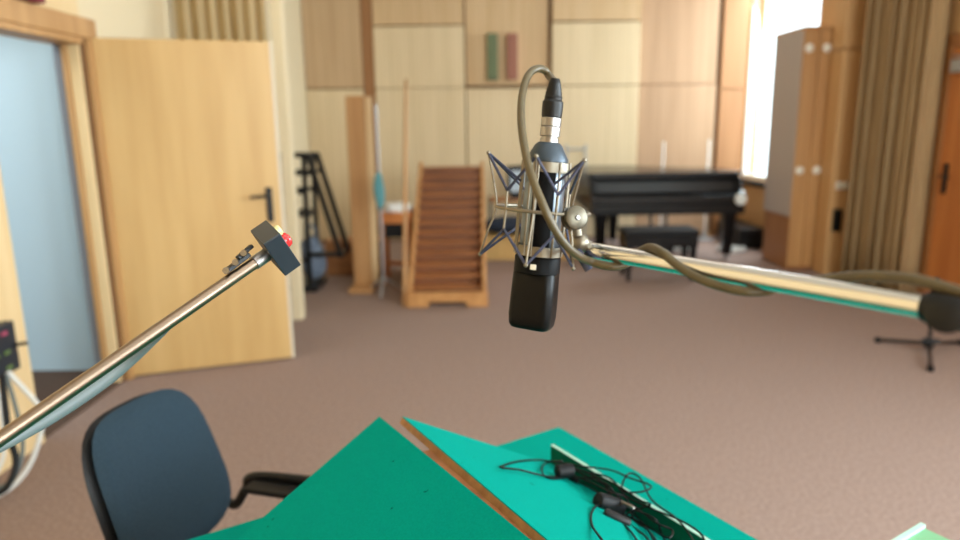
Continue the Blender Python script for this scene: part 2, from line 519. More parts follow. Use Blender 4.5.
# ------------------------------------------------------------------ curtains
def curtain(path, z0, z1, folds, amp, name, m_, label):
    P = [Vector((x, y, 0)) for x, y in path]
    n = folds * 10
    seg = [(P[i + 1] - P[i]).length for i in range(len(P) - 1)]
    L = sum(seg)
    vs, fs = [], []
    rows = 8
    for j in range(rows + 1):
        z = z0 + (z1 - z0) * j / rows
        for i in range(n + 1):
            s = L * i / n
            k = 0
            while k < len(seg) - 1 and s > seg[k]:
                s -= seg[k]
                k += 1
            t = (P[k + 1] - P[k]).normalized()
            nn = Vector((-t.y, t.x, 0))
            ph = 2 * PI * folds * i / n
            jit = 0.35 * math.sin(1.7 * i / 10 + 0.4) + 0.25 * math.sin(4.1 * i / 10)
            a = amp * (1 + 0.3 * jit) * (1 - 0.25 * j / rows)
            p = P[k] + t * s + nn * (a * math.sin(ph + jit)) + t * (0.25 * a * math.sin(2 * ph + 0.6 * j / rows))
            vs.append((p.x, p.y, z))
    w = n + 1
    for j in range(rows):
        for i in range(n):
            fs.append((j * w + i, j * w + i + 1, (j + 1) * w + i + 1, (j + 1) * w + i))
    o = MB().add(vs, fs).build(name, m_, angle=80)
    sd = o.modifiers.new('thickness', 'SOLIDIFY')
    sd.thickness = 0.006
    tag(o, label, 'curtain')
    return o


curtain([(rx(6.54) - 0.17, 6.54), (rx(5.70) - 0.13, 5.70)], 0.02, 3.55, 8, 0.085, 'curtain', 'curtain',
        'long brown curtain hanging in folds between the wardrobe and the right hand door')
curtain([(-2.13, 5.16), (-1.545, 5.36)], 0.02, 3.55, 7, 0.045, 'curtain', 'curtain_pale',
        'pale beige curtain hanging in folds behind the open wooden door')
struct(MB().box(-1.51, -1.43, 5.36, 5.46, 0, CEIL), 'trim_26', 'cream_paint', 0.004)

# ------------------------------------------------------------------ staircase of wooden steps
ST = thing('wooden_stairs', 'steep set of brown wooden practice steps with many narrow treads', 'stairs', (-0.28, 5.72, 0))
n, run, rise = 13, 0.118, 0.0775
w0 = 0.30
for i in range(n):
    y, z = 0.06 + i * run, 0.08 + i * rise
    MB().box(-w0, w0, y, y + run + 0.03, z + rise - 0.024, z + rise).build('tread', 'stair_wood', ST, bevel=0.004)
rs = MB()
for i in range(n):
    y, z = 0.085 + i * run, 0.08 + i * rise
    rs.box(-w0, w0, y, y + 0.012, z, z + rise - 0.024)
rs.build('risers', 'riser_wood', ST)
yt, zt = 0.06 + n * run + 0.03, 0.08 + n * rise
for s in (-1, 1):
    mb = MB()
    xs = (s * w0, s * (w0 + 0.035))
    x0, x1 = min(xs), max(xs)
    poly = [(0.0, 0.0), (yt, 0.0), (yt, zt + 0.05), (yt - 0.08, zt + 0.05), (0.0, 0.19)]
    T = Matrix(((0, 0, 1, 0), (1, 0, 0, 0), (0, 1, 0, 0), (0, 0, 0, 1)))
    mb.prism(poly, x0, x1, T)
    mb.build('stringer', 'stair_side', ST, bevel=0.004)
pl = MB().box(-w0 - 0.045, -0.16, -0.03, 0.0, 0.0, 0.13).box(0.16, w0 + 0.045, -0.03, 0.0, 0.0, 0.13).box(-0.16, 0.16, -0.03, 0.0, 0.045, 0.13)
pl.build('plinth', 'stair_side', ST, bevel=0.004)
MB().tube([(-0.37, 0.02, 0), (-0.31, 0.20, 1.89)], [0.022, 0.012], 10).build('newel_post', 'post_wood', ST)

# ------------------------------------------------------------------ black frame at left, with its clutter
RK = thing('metal_rack', 'black metal frame with slanted leg and rungs beside the pale curtain', 'rack', (-1.58, 6.35, 0))
for y in (0.0, 0.35):
    MB().beam((-0.02, y, 0.0), (0.0, y, 1.26), 0.04, 0.04, (0, 1, 0)).build('upright', 'black_metal', RK)
    MB().beam((0.04, y, 1.26), (0.29, y, 0.32), 0.045, 0.045, (0, 1, 0)).build('slanted_leg', 'black_metal', RK)
    MB().beam((-0.34, y, 0.0), (-0.32, y, 1.26), 0.035, 0.035, (0, 1, 0)).build('upright', 'black_metal', RK)
    for z in (1.26, 1.10, 0.93, 0.72, 0.30):
        MB().beam((-0.34, y, z), (0.06 if z > 1 else 0.0, y, z), 0.035, 0.035, (0, 1, 0)).build('rung', 'black_metal', RK)
for x, z in ((0.0, 1.26), (-0.33, 1.26), (0.0, 0.72), (-0.33, 0.30), (0.275, 0.33)):
    MB().beam((x, 0.0, z), (x, 0.35, z), 0.035, 0.035).build('cross_bar', 'black_metal', RK)
MB().beam((-0.01, 0.0, 0.35), (0.29, 0.0, 0.35), 0.04, 0.04, (0, 1, 0)).build('rung', 'black_metal', RK)
MB().box(-0.36, 0.06, -0.06, 0.40, 0.0, 0.06).build('base', 'black_metal', RK, bevel=0.01)


def blob(mb, c, r, sx=1, sy=1, sz=1, n=14, k=20, wob=0.0):
    rings = []
    for i in range(1, n):
        a = PI * i / n
        rings.append([(c[0] + r * sx * math.sin(a) * math.cos(2 * PI * j / k) * (1 + wob * math.sin(3 * 2 * PI * j / k + 2 * a)),
                       c[1] + r * sy * math.sin(a) * math.sin(2 * PI * j / k) * (1 + wob * math.cos(2 * 2 * PI * j / k + 3 * a)),
                       c[2] - r * sz * math.cos(a)) for j in range(k)])
    return mb.loft(rings)


bgx = thing('cloth_bag', 'grey blue bag lying in the black metal frame', 'bag', (-1.61, 6.55, 0.06))
blob(MB(), (0, 0, 0.22), 0.13, 1.0, 0.7, 1.65, wob=0.12).build('bag_body', 'denim', bgx, angle=80)
MB().tube(smooth([(-0.05, 0, 0.42), (-0.04, -0.01, 0.52), (0.04, -0.01, 0.52), (0.05, 0, 0.42)], 6), 0.012, 8).build('bag_handle', 'denim', bgx)
bx = thing('wooden_crate', 'low dark brown wooden crate behind the black metal frame', 'crate', (-1.30, 7.15, 0))
for z in (0.02, 0.14, 0.26):
    MB().box(-0.28, 0.28, -0.16, -0.14, z, z + 0.10).build('board', 'cab_dark', bx, bevel=0.004)
MB().box(-0.28, 0.28, -0.14, 0.16, 0.0, 0.36).build('crate_body', 'cab_dark', bx)

# tall board, stand, small table
PB = thing('wooden_post', 'tall upright brown wooden post on a foot left of the stairs', 'post', (-1.10, 6.40, 0))
MB().box(-0.085, 0.085, -0.03, 0.03, 0.05, 1.78).build('post_board', 'post_wood', PB, bevel=0.004)
MB().box(-0.11, 0.11, -0.20, 0.20, 0.0, 0.05).build('foot', 'post_wood', PB, bevel=0.006)
MB().box(0.088, 0.145, -0.02, 0.02, 0.05, 1.77).build('pale_batten', 'pale_wood', PB, bevel=0.004)

MS = thing('floor_stand', 'thin pale metal stand with blue cloth tied on, beside the wooden post', 'stand', (-0.885, 6.20, 0))
MB().tube([(0, 0, 0.1), (0, 0, 1.70)], 0.011, 10).build('pole', 'grey_metal', MS)
for k in range(3):
    a = 0.5 + k * 2 * PI / 3
    MB().tube([(0, 0, 0.16), (0.20 * math.cos(a), 0.20 * math.sin(a), 0.012)], 0.010, 8).build('leg', 'grey_metal', MS)
ct = thing('blue_cloth', 'small blue grey cloth hung on the thin pale stand', 'cloth', (-0.885, 6.17, 0.78))
blob(MB(), (0, 0, 0.17), 0.05, 0.9, 0.6, 3.4, wob=0.15).build('cloth_fold', 'teal_cloth', ct, angle=80)

TB = thing('small_table', 'small orange wooden table with black drawer left of the stairs', 'table', (-0.80, 6.75, 0))
MB().box(-0.16, 0.16, -0.2, 0.2, 0.66, 0.70).build('table_top', 'orange_wood', TB, bevel=0.005)
MB().box(-0.15, 0.15, -0.19, 0.19, 0.60, 0.66).build('apron', 'orange_wood', TB)
MB().box(-0.12, 0.13, -0.17, 0.17, 0.46, 0.60).build('drawer', 'black_matte', TB, bevel=0.006)
for x in (-0.13, 0.13):
    for y in (-0.17, 0.17):
        MB().box(x - 0.018, x + 0.018, y - 0.018, y + 0.018, 0, 0.60).build('leg', 'orange_wood', TB, bevel=0.003)
MB().box(-0.13, 0.13, -0.02, 0.02, 0.16, 0.20).build('stretcher', 'orange_wood', TB)
pp = thing('paper_stack', 'crumpled white papers on the small orange table', 'papers', (-0.79, 6.71, 0.70))
for k in range(4):
    T = Matrix.Translation((0, 0, 0.004 + 0.018 * k)) @ Matrix.Rotation(0.3 * k - 0.4, 4, 'Z') @ Matrix.Rotation(0.03 * k, 4, 'X')
    MB().box(-0.11, 0.11, -0.09, 0.09, -0.004, 0.012, T).build('sheet', 'white_item', pp, bevel=0.003)

# ------------------------------------------------------------------ low platform with cushion, trolley
PF = thing('wooden_box', 'low ochre wooden box on the carpet behind the microphone', 'box', (0.58, 7.72, 0))
MB().box(-0.56, 0.56, 0, 0.5, 0.0, 0.24).build('box_body', 'ochre_wood', PF, bevel=0.004)
MB().box(-0.58, 0.58, -0.02, 0.52, 0.24, 0.27).build('box_lid', 'ochre_wood', PF, bevel=0.004)
cu = thing('seat_cushion', 'thick dark navy cushion lying on the low ochre box', 'cushion', (0.34, 7.95, 0.27))
blob(MB(), (0, 0, 0.10), 0.10, 3.3, 2.0, 1.0, wob=0.02).build('cushion_body', 'navy_fabric', cu, angle=80)
MB().ring((0, 0, 0.10), 0.20, 0.008, T=Matrix.Diagonal((1.66, 1.0, 1.0, 1))).build('piping', 'navy_fabric', cu)
TR = thing('trolley', 'dark wheeled equipment trolley behind the low ochre box', 'trolley', (0.62, 8.62, 0))
for z in (0.18, 0.58):
    MB().box(-0.50, 0.50, -0.2, 0.2, z, z + 0.03).build('shelf', 'cab_dark', TR, bevel=0.004)
for x in (-0.48, 0.48):
    for y in (-0.18, 0.18):
        MB().box(x - 0.015, x + 0.015, y - 0.015, y + 0.015, 0.05, 0.62).build('leg', 'black_metal', TR)
        MB().lathe([(0.035, -0.012), (0.038, -0.008), (0.038, 0.008), (0.035, 0.012)], 14,
                   Matrix.Translation((x, y, 0.038)) @ Matrix.Rotation(PI / 2, 4, 'X')).build('wheel', 'black_matte', TR)
mo = thing('small_monitor', 'small monitor with pale blue screen left of the microphone', 'monitor', (0.47, 8.58, 0.611))
MB().box(-0.12, 0.12, -0.03, 0.03, 0.05, 0.40).build('casing', 'black_plastic', mo, bevel=0.008)
MB().box(-0.075, 0.10, -0.036, -0.03, 0.08, 0.34).build('screen', 'paper_blue', mo)
MB().box(-0.08, 0.08, -0.06, 0.06, 0.0, 0.05).build('stand', 'black_plastic', mo, bevel=0.006)
wl_ = thing('white_lamp', 'round white lamp head standing to the right of the microphone', 'lamp', (1.03, 8.60, 0.611))
blob(MB(), (0, 0, 0.23), 0.13, 0.9, 0.8, 1.0).build('lamp_shade', 'white_item', wl_, angle=80)
MB().lathe([(0.08, 0), (0.08, 0.02), (0.02, 0.03), (0.02, 0.11)], 20).build('base', 'black_plastic', wl_)
us = thing('hoop_stand', 'thin grey metal stand with a squared hoop left of the piano', 'stand', (1.25, 9.0, 0))
MB().tube(smooth([(-0.12, 0, 0.05), (-0.12, 0, 1.15), (-0.11, 0, 1.18), (0.11, 0, 1.18), (0.12, 0, 1.15), (0.12, 0, 0.05)], 6), 0.014, 8).build('hoop', 'grey_metal', us)
for x in (-0.12, 0.12):
    MB().box(x - 0.02, x + 0.02, -0.1, 0.1, 0, 0.05).build('foot', 'grey_metal', us)

# ------------------------------------------------------------------ grand piano
PN = thing('grand_piano', 'black grand piano with closed lid, keyboard towards the room', 'piano', (2.03, 7.42, 0))
wp = 0.83


def outline(g=0.0, y0=0.0):
    pts = [(-wp - g, y0), (wp + g, y0), (wp + g, 0.55)]
    pts += [tuple(p[:2]) for p in smooth([(wp + g, 0.55, 0), (wp - 0.08 + g, 0.82, 0), (wp - 0.42 + g, 1.0, 0), (wp - 0.72 + g, 1.2, 0), (wp - 0.95, 1.42 + g, 0), (-0.35, 1.50 + g, 0)], 6)][1:]
    pts += [(-wp + 0.15, 1.50 + g), (-wp - g, 1.38)]
    return pts


MB().prism(outline(0, 0.22), 0.56, 0.945).build('case', 'black_gloss', PN, bevel=0.006)
MB().prism(outline(0.012, 0.16), 0.947, 0.975).build('lid', 'black_gloss', PN, bevel=0.008)
MB().box(-wp, wp, 0.0, 0.24, 0.53, 0.64).build('key_bed', 'black_gloss', PN, bevel=0.008)
for s in (-1, 1):
    mb = MB()
    x0, x1 = sorted((s * wp, s * (wp - 0.07)))
    T = Matrix(((0, 0, 1, 0), (1, 0, 0, 0), (0, 1, 0, 0), (0, 0, 0, 1)))
    mb.prism([(0.0, 0.64), (0.23, 0.64), (0.23, 0.925), (0.15, 0.905), (0.10, 0.78), (0.0, 0.75)], x0, x1, T)
    mb.build('cheek_block', 'black_gloss', PN, bevel=0.008)
T = Matrix(((0, 0, 1, 0), (1, 0, 0, 0), (0, 1, 0, 0), (0, 0, 0, 1)))
MB().prism([(0.02, 0.64), (0.22, 0.64), (0.22, 0.915), (0.17, 0.875), (0.14, 0.76), (0.02, 0.73)], -wp + 0.07, wp - 0.07, T).build('fallboard', 'black_gloss', PN, bevel=0.008)
for x, y in ((-0.70, 0.14), (0.70, 0.14), (-0.35, 1.25)):
    MB().loft([[(x + a * h, y + b * h, z) for a, b in ((-1, -1), (1, -1), (1, 1), (-1, 1))] for z, h in ((0.06, 0.038), (0.10, 0.048), (0.44, 0.062), (0.56, 0.075))]).build('leg', 'black_gloss', PN, bevel=0.006)
    MB().lathe([(0.030, -0.015), (0.032, 0.0), (0.030, 0.015)], 14, Matrix.Translation((x, y, 0.032)) @ Matrix.Rotation(PI / 2, 4, 'X')).build('caster', 'nickel', PN)
ly = MB()
for x in (-0.09, 0.09):
    ly.beam((x, 0.40, 0.57), (x * 0.9, 0.36, 0.10), 0.035, 0.03, (0, 1, 0))
ly.box(-0.16, 0.16, 0.28, 0.44, 0.06, 0.12)
ly.build('pedal_lyre', 'black_gloss', PN, bevel=0.004)
for x in (-0.08, 0.0, 0.08):
    MB().box(x - 0.018, x + 0.018, 0.20, 0.30, 0.055, 0.068).build('pedal', 'nickel', PN, bevel=0.003)
wd = MB().lathe([(0.055, 0), (0.062, 0.008), (0.062, 0.03), (0.05, 0.04)], 24, Matrix.Translation((2.80, 7.417, 0.69)) @ Matrix.Rotation(PI / 2, 4, 'X')).build('white_disc', 'white_item')
tag(wd, 'small round white disc at the right end of the piano front', 'disc')

BN = thing('piano_bench', 'black padded piano bench in front of the grand piano', 'bench', (1.75, 6.72, 0))
MB().box(-0.36, 0.36, -0.18, 0.18, 0.44, 0.50).build('seat_pad', 'black_matte', BN, bevel=0.018, seg=3)
MB().box(-0.35, 0.35, -0.17, 0.17, 0.33, 0.44).build('apron', 'black_gloss', BN, bevel=0.004)
for x in (-0.31, 0.31):
    for y in (-0.14, 0.14):
        MB().loft([[(x + a * h, y + b * h, z) for a, b in ((-1, -1), (1, -1), (1, 1), (-1, 1))] for z, h in ((0.0, 0.018), (0.33, 0.03))]).build('leg', 'black_gloss', BN, bevel=0.003)

for i, (x, lab) in enumerate(((2.36, 'left one of two pale thin stands behind the piano'), (2.92, 'right one of two pale thin stands behind the piano'))):
    st = thing('microphone_stand', lab, 'stand', (x, 8.95 - 0.05 * i, 0), group='pale stands behind the piano')
    MB().tube([(0, 0, 0.1), (0, 0, 1.26 + 0.02 * i)], 0.011, 10).build('pole', 'white_item', st)
    MB().lathe([(0.13, 0), (0.13, 0.015), (0.03, 0.03), (0.02, 0.11)], 24).build('base', 'grey_metal', st)

# ------------------------------------------------------------------ coloured boxes on the back wall
o = MB().box(0.13, 0.26, BY - 0.12, BY - 0.02, 2.06, 2.62).build('wall_panel', 'green_box', bevel=0.005)
tag(o, 'narrow upright olive green panel on the back wall', 'panel')
o = MB().box(0.38, 0.51, BY - 0.12, BY - 0.02, 2.06, 2.62).build('wall_panel', 'red_box', bevel=0.005)
tag(o, 'narrow upright reddish brown panel on the back wall', 'panel')
struct(MB().box(-0.14, 0.90, BY - 0.13, BY, 2.0, 2.03), 'trim_27', 'panel_warm', 0.004)

# ------------------------------------------------------------------ wardrobe by the window
WD = thing('wardrobe', 'tall narrow wooden wardrobe with grey side between window and curtain', 'wardrobe', (3.16, 6.98, 0))
MB().box(0.006, 0.29, 0.02, 0.66, 0.0, 2.37).build('carcass', 'cab_dark', WD, bevel=0.003)
MB().box(-0.012, 0.006, 0.02, 0.66, 0.55, 2.37).build('side_panel', 'grey_panel', WD)
MB().box(-0.012, 0.30, 0.0, 0.67, 2.37, 2.395).build('top_board', 'cab_wood', WD, bevel=0.003)
for x0, x1, kx in ((-0.005, 0.143, 0.045), (0.149, 0.292, 0.215)):
    d = MB().box(x0, x1, 0.0, 0.02, 0.04, 2.36).build('wardrobe_door', 'cab_wood', WD, bevel=0.003)
    for z in (1.02, 2.19):
        MB().lathe([(0.030, 0), (0.040, 0.006), (0.040, 0.018), (0.028, 0.026)], 20, Matrix.Translation((kx, 0.0, z)) @ Matrix.Rotation(PI / 2, 4, 'X')).build('round_plate', 'knob_white', d)
sw = thing('wall_socket', 'black socket strip on the wood pier beside the curtain', 'socket', (3.49, 6.72, 0.44))
MB().box(-0.04, 0.04, -0.03, 0, 0, 0.22).build('housing', 'black_plastic', sw, bevel=0.005)
for z in (0.05, 0.11, 0.17):
    MB().lathe([(0.018, 0), (0.018, 0.004)], 16, Matrix.Translation((0, -0.03, z)) @ Matrix.Rotation(PI / 2, 4, 'X')).build('outlet', 'black_gloss', sw)
ls = thing('light_switch', 'small white double switch plate on the wood pier beside the curtain', 'switch', (3.51, 6.72, 0.85))
MB().box(-0.06, 0.06, -0.012, 0, 0, 0.075).build('plate', 'knob_white', ls, bevel=0.003)
for x in (-0.03, 0.03):
    MB().box(x - 0.02, x + 0.02, -0.018, -0.012, 0.015, 0.06).build('rocker', 'knob_white', ls, bevel=0.002)

# clutter under the window
bb = thing('equipment_case', 'low black case on the floor under the window', 'case', (3.26, 8.55, 0))
MB().box(-0.16, 0.14, -0.4, 0.4, 0.02, 0.20).build('case_body', 'black_matte', bb, bevel=0.01)
MB().box(-0.165, 0.145, -0.405, 0.405, 0.20, 0.25).build('case_lid', 'black_plastic', bb, bevel=0.01)
for y in (-0.3, 0.3):
    MB().box(-0.15, 0.13, y - 0.03, y + 0.03, 0, 0.02).build('foot', 'black_matte', bb)


def coil(c, R, turns, r, seed):
    rr = random.Random(seed)
    pts = []
    for i in range(int(turns * 16)):
        a = 2 * PI * i / 16
        q = R * (0.8 + 0.25 * rr.random())
        pts.append((c[0] + q * math.cos(a), c[1] + 0.7 * q * math.sin(a), c[2] + r + 0.01 * i / 16 + 0.012 * rr.random()))
    return MB().tube(smooth(pts, 3), r, 6)


o = coil((2.95, 8.0, 0.0), 0.16, 5, 0.008, 3).build('cable_coil', 'white_cable')
tag(o, 'heap of white cable on the floor right of the piano leg', 'cable')
o = coil((2.42, 8.15, 0.0), 0.13, 4, 0.008, 5).build('cable_coil', 'white_cable')
tag(o, 'coil of white cable on the floor under the piano', 'cable')

# door closer above right hand door
dc = thing('door_closer', 'grey metal door closer at the top of the orange door', 'door closer', (rx(5.45) - 0.05, 5.45, 1.86))
MB().box(-0.06, 0.0, -0.18, 0.16, 0, 0.10).build('closer_body', 'grey_metal', dc, bevel=0.006)
MB().beam((-0.04, -0.1, 0.11), (-0.03, 0.16, 0.13), 0.02, 0.012).build('closer_arm', 'grey_metal', dc)

# low stand on the carpet at right
FS = thing('tripod_stand', 'low black tripod stand on the carpet at the right edge', 'stand', (2.98, 4.40, 0))
MB().tube([(0, 0, 0.02), (0.0, 0, 0.50)], 0.012, 10).build('pole', 'black_metal', FS)
MB().lathe([(0.03, 0.03), (0.034, 0.04), (0.034, 0.08), (0.03, 0.09)], 16).build('collar', 'black_metal', FS)
MB().tube([(-0.05, 0, 0.07), (0.06, -0.01, 0.07)], 0.014, 8).build('wing_screw', 'black_metal', FS)
for a, L in ((math.atan2(0.19, -0.22), 0.30), (math.atan2(0.12, 0.30), 0.32), (math.atan2(-0.40, -0.24), 0.44)):
    l = MB().tube([(0, 0, 0.055), (L * math.cos(a), L * math.sin(a), 0.02)], 0.012, 8).build('leg', 'black_metal', FS)
    MB().lathe([(0.018, 0), (0.02, 0.01), (0.018, 0.035)], 12, Matrix.Translation((L * math.cos(a), L * math.sin(a), 0))).build('rubber_foot', 'black_matte', l)

# ------------------------------------------------------------------ socket box and cables at the left wall
SB = thing('wall_box', 'dark connection box with small coloured lamps on the left wall', 'connection box', (LX, 3.02, 0.44))
MB().box(0, 0.05, -0.16, 0.06, 0, 0.23).build('housing', 'navy_box', SB, bevel=0.006)
for y, z, m_ in ((-0.02, 0.19, 'pink_led'), (-0.02, 0.10, 'green_led'), (-0.02, 0.03, 'green_led'), (-0.09, 0.19, 'pink_led'), (-0.09, 0.10, 'green_led')):
    MB().box(0.05, 0.056, y - 0.018, y + 0.018, z - 0.008, z + 0.008).build('lamp', m_, SB)
MB().tube([(0.05, 0.03, 0.12), (0.10, 0.06, 0.12)], 0.008, 8).build('plug', 'black_plastic', SB)
paths = [[(8, 372, 3.0), (40, 408, 3.02), (42, 425, 3.02), (32, 460, 3.0), (14, 485, 2.95), (-10, 500, 2.9)],
         [(6, 374, 2.98), (20, 425, 2.96), (22, 455, 2.95), (12, 480, 2.9), (-10, 492, 2.86)],
         [(2, 375, 2.86), (8, 430, 2.80), (16, 462, 2.78), (6, 488, 2.74), (-12, 496, 2.72)],
         [(-6, 376, 2.9), (4, 440, 2.88), (-2, 470, 2.86), (-14, 480, 2.84)]]
for i, p in enumerate(paths):
    o = MB().tube(smooth([at(*q) for q in p], 8), (0.011, 0.009, 0.013, 0.009)[i], 8).build('hanging_cable', ('white_cable', 'grey_cable', 'black_matte', 'white_cable')[i])
    tag(o, ('outermost white cable looping down below the dark connection box', 'grey cable hanging inside the outermost white loop at left',
            'black cable hanging among the pale cables at the left edge', 'innermost white cable at the left edge below the connection box')[i], 'cable', 'cables below the connection box')

# ------------------------------------------------------------------ office chair
cf = math.atan2(-0.27, 0.96)
CH = thing('office_chair', 'dark blue upholstered office chair with black armrests beyond the green table', 'chair', (-0.575, 1.52, 0), cf)


def pillow(w, h, t, T, e=4.0, curve=0.0, nr=10, na=48, taper=0.0):
    """rounded upholstered pad in the local yz plane, thickness along x"""
    front, back = [], []
    def pt(r, a):
        c, s = math.cos(a), math.sin(a)
        k = r / ((abs(c) ** e + abs(s) ** e) ** (1 / e))
        y, z = c * k * w / 2, s * k * h / 2
        return y * (1 + taper * z / (h / 2)), z
    rings = []
    for i in range(1, nr + 1):
        r = i / nr
        rings.append([(t / 2 * (1 - r ** 5) ** 0.5 + curve * (pt(r, 2 * PI * j / na)[0] / (w / 2)) ** 2,) + pt(r, 2 * PI * j / na) for j in range(na)])
    for i in range(nr - 1, 0, -1):
        r = i / nr
        rings.append([(-t / 2 * (1 - r ** 5) ** 0.5 + curve * (pt(r, 2 * PI * j / na)[0] / (w / 2)) ** 2,) + pt(r, 2 * PI * j / na) for j in range(na)])
    return MB().loft(rings, T)


TBk = Matrix.Translation((-0.245, 0, 0.672)) @ Matrix.Rotation(math.radians(-17), 4, 'Y')
pillow(0.375, 0.41, 0.055, TBk, 3.8, 0.035, taper=-0.05).build('backrest', 'seat_fabric', CH, angle=60)
pillow(0.39, 0.425, 0.06, TBk @ Matrix.Translation((-0.030, 0, -0.006)), 3.4, 0.035, taper=-0.05).build('back_shell', 'black_plastic', CH, angle=60)
pillow(0.46, 0.46, 0.075, Matrix.Translation((0.02, 0, 0.41)) @ Matrix.Rotation(math.radians(-90), 4, 'Y'), 4.0).build('seat', 'seat_fabric', CH, angle=60)
MB().beam((-0.24, 0, 0.52), (-0.14, 0, 0.375), 0.06, 0.012, (0, 1, 0)).build('back_bracket', 'black_metal', CH)
for s in (-1, 1):
    y = s * 0.265
    MB().tube(smooth([(-0.27, s * 0.20, 0.475), (-0.26, y, 0.455), (-0.225, y, 0.452), (-0.185, y, 0.51), (-0.14, y, 0.552), (0.18, y, 0.56), (0.23, y, 0.54), (0.24, y, 0.42), (0.23, s * 0.2, 0.37)], 7), 0.014, 12).build('armrest', 'black_plastic', CH)
    MB().box(-0.15, 0.16, min(y, y - s * 0.07), max(y, y - s * 0.07), 0.535, 0.55).build('arm_pad', 'black_plastic', CH, bevel=0.005)
    for x in (-0.18, 0.22):
        MB().tube([(x, s * 0.19, 0.37), (x * 1.25, s * 0.22, 0.0)], 0.0125, 10).build('leg', 'black_metal', CH)
    MB().tube([(-0.2, s * 0.19, 0.365), (0.23, s * 0.19, 0.365)], 0.0125, 10).build('seat_rail', 'black_metal', CH)

# ------------------------------------------------------------------ green table with sloped reading boards
TZ = 0.76
U = Vector((0.53, -0.848, 0)).normalized()
V = Vector((U.y, -U.x, 0))          # towards the left along the far edge
CO = Vector((0.198, 1.663, 0))
GT = thing('reading_table', 'table covered in teal green felt in the foreground', 'table', CO)
TW, TL = 1.12, 1.05
TT = frame(CO, U, V, U.cross(V))
if U.cross(V).z < 0:
    TT = frame(CO, U, V, Vector((0, 0, 1)))


def tp(ku, kv, z):
    return CO + U * ku + V * kv + Vector((0, 0, z))


def quadslab(mb, a, b, c, d, t):
    """slab under the quad a b c d (its upper face), thickness t"""
    nn = (b - a).cross(d - a).normalized()
    if nn.z < 0:
        nn = -nn
    up = [a, b, c, d]
    lo = [p - nn * t for p in up]
    return mb.add(up + lo, [(0, 1, 2, 3), (7, 6, 5, 4), (0, 4, 5, 1), (1, 5, 6, 2), (2, 6, 7, 3), (3, 7, 4, 0)])


quadslab(MB(), tp(0, 0, TZ), tp(TL, 0, TZ), tp(TL, TW, TZ), tp(0, TW, TZ), 0.004).build('felt_cover', 'felt', GT, True)
quadslab(MB(), tp(0, 0, TZ - 0.0042), tp(TL, 0, TZ - 0.0042), tp(TL, TW, TZ - 0.0042), tp(0, TW, TZ - 0.0042), 0.026).build('table_top', 'felt_edge', GT, True)
for ku in (0.06, TL - 0.06):
    for kv in (0.06, TW - 0.06):
        MB().tube([tp(ku, kv, 0), tp(ku, kv, TZ - 0.03)], 0.02, 12).build('leg', 'black_metal', GT, True)
for ku in (0.06, TL - 0.06):
    MB().beam(tp(ku, 0.08, TZ - 0.07), tp(ku, TW - 0.08, TZ - 0.07), 0.02, 0.06).build('apron', 'black_metal', GT, True)

RB = thing('reading_stand', 'tent shaped stand of two sloped teal felt boards on the green table', 'reading stand', tp(0.167, 0.52, TZ))
K0, K1 = 0.167, 0.90
zA, zB = 0.991, 0.979
kA, kB, kFA, kFB = 0.566, 0.518, 0.945, 0.152
aA = [tp(K0, kA, zA), tp(K1, kA - 0.006, zA), tp(K1, kFA, TZ + 0.010), tp(K0, kFA, TZ + 0.010)]
quadslab(MB(), *aA, 0.0025).build('felt_facing', 'felt', RB, True)
nA = (aA[1] - aA[0]).cross(aA[3] - aA[0]).normalized()
nA = nA if nA.z > 0 else -nA
quadslab(MB(), *[p - nA * 0.0026 for p in aA], 0.006).build('sloped_board', 'felt_edge', RB, True)
aB = [tp(K0, kB, zB), tp(K1, kB + 0.022, zB), tp(K1, kFB, TZ + 0.013), tp(K0, kFB, TZ + 0.013)]
quadslab(MB(), *aB, 0.002).build('felt_facing', 'felt', RB, True)
nB = (aB[1] - aB[0]).cross(aB[3] - aB[0]).normalized()
nB = nB if nB.z > 0 else -nB
quadslab(MB(), *[p - nB * 0.0022 for p in aB], 0.012).build('sloped_board', 'edge_wood', RB, True)
# ridge rail between the boards, further from the end
quadslab(MB(), tp(K0 + 0.13, kA - 0.012, zA - 0.024), tp(K1, kA - 0.012, zA - 0.024), tp(K1, kB + 0.008, zA - 0.024), tp(K0 + 0.13, kB + 0.008, zA - 0.024), 0.022).build('ridge_rail', 'stair_wood', RB, True)
for ku in (K0 + 0.14, K1 - 0.06):
    MB().beam(tp(ku, (kA + kB) / 2, TZ + 0.001), tp(ku, (kA + kB) / 2, zA - 0.045), 0.03, 0.03, U).build('prop', 'edge_wood', RB, True)
# ledge along the foot of the right-hand board
quadslab(MB(), tp(K0 - 0.012, kFB - 0.004, TZ + 0.052), tp(K1, kFB - 0.004, TZ + 0.052), tp(K1, kFB - 0.012, TZ + 0.052), tp(K0 - 0.012, kFB - 0.012, TZ + 0.052), 0.0515).build('ledge', 'felt_dark', RB, True)
quadslab(MB(), tp(K0 - 0.012, kFB - 0.0045, TZ + 0.0535), tp(K1, kFB - 0.0045, TZ + 0.0535), tp(K1, kFB - 0.0115, TZ + 0.0535), tp(K0 - 0.012, kFB - 0.0115, TZ + 0.0535), 0.0013).build('ledge_edge', 'pale_edge', RB, True)

# side table at the right
C2 = Vector((0.850, 1.205, 0))
SD = thing('side_table', 'pale green topped table with white rim at the lower right edge', 'table', C2)


def sp(ku, kv, z):
    return C2 + U * ku + V * kv + Vector((0, 0, z))


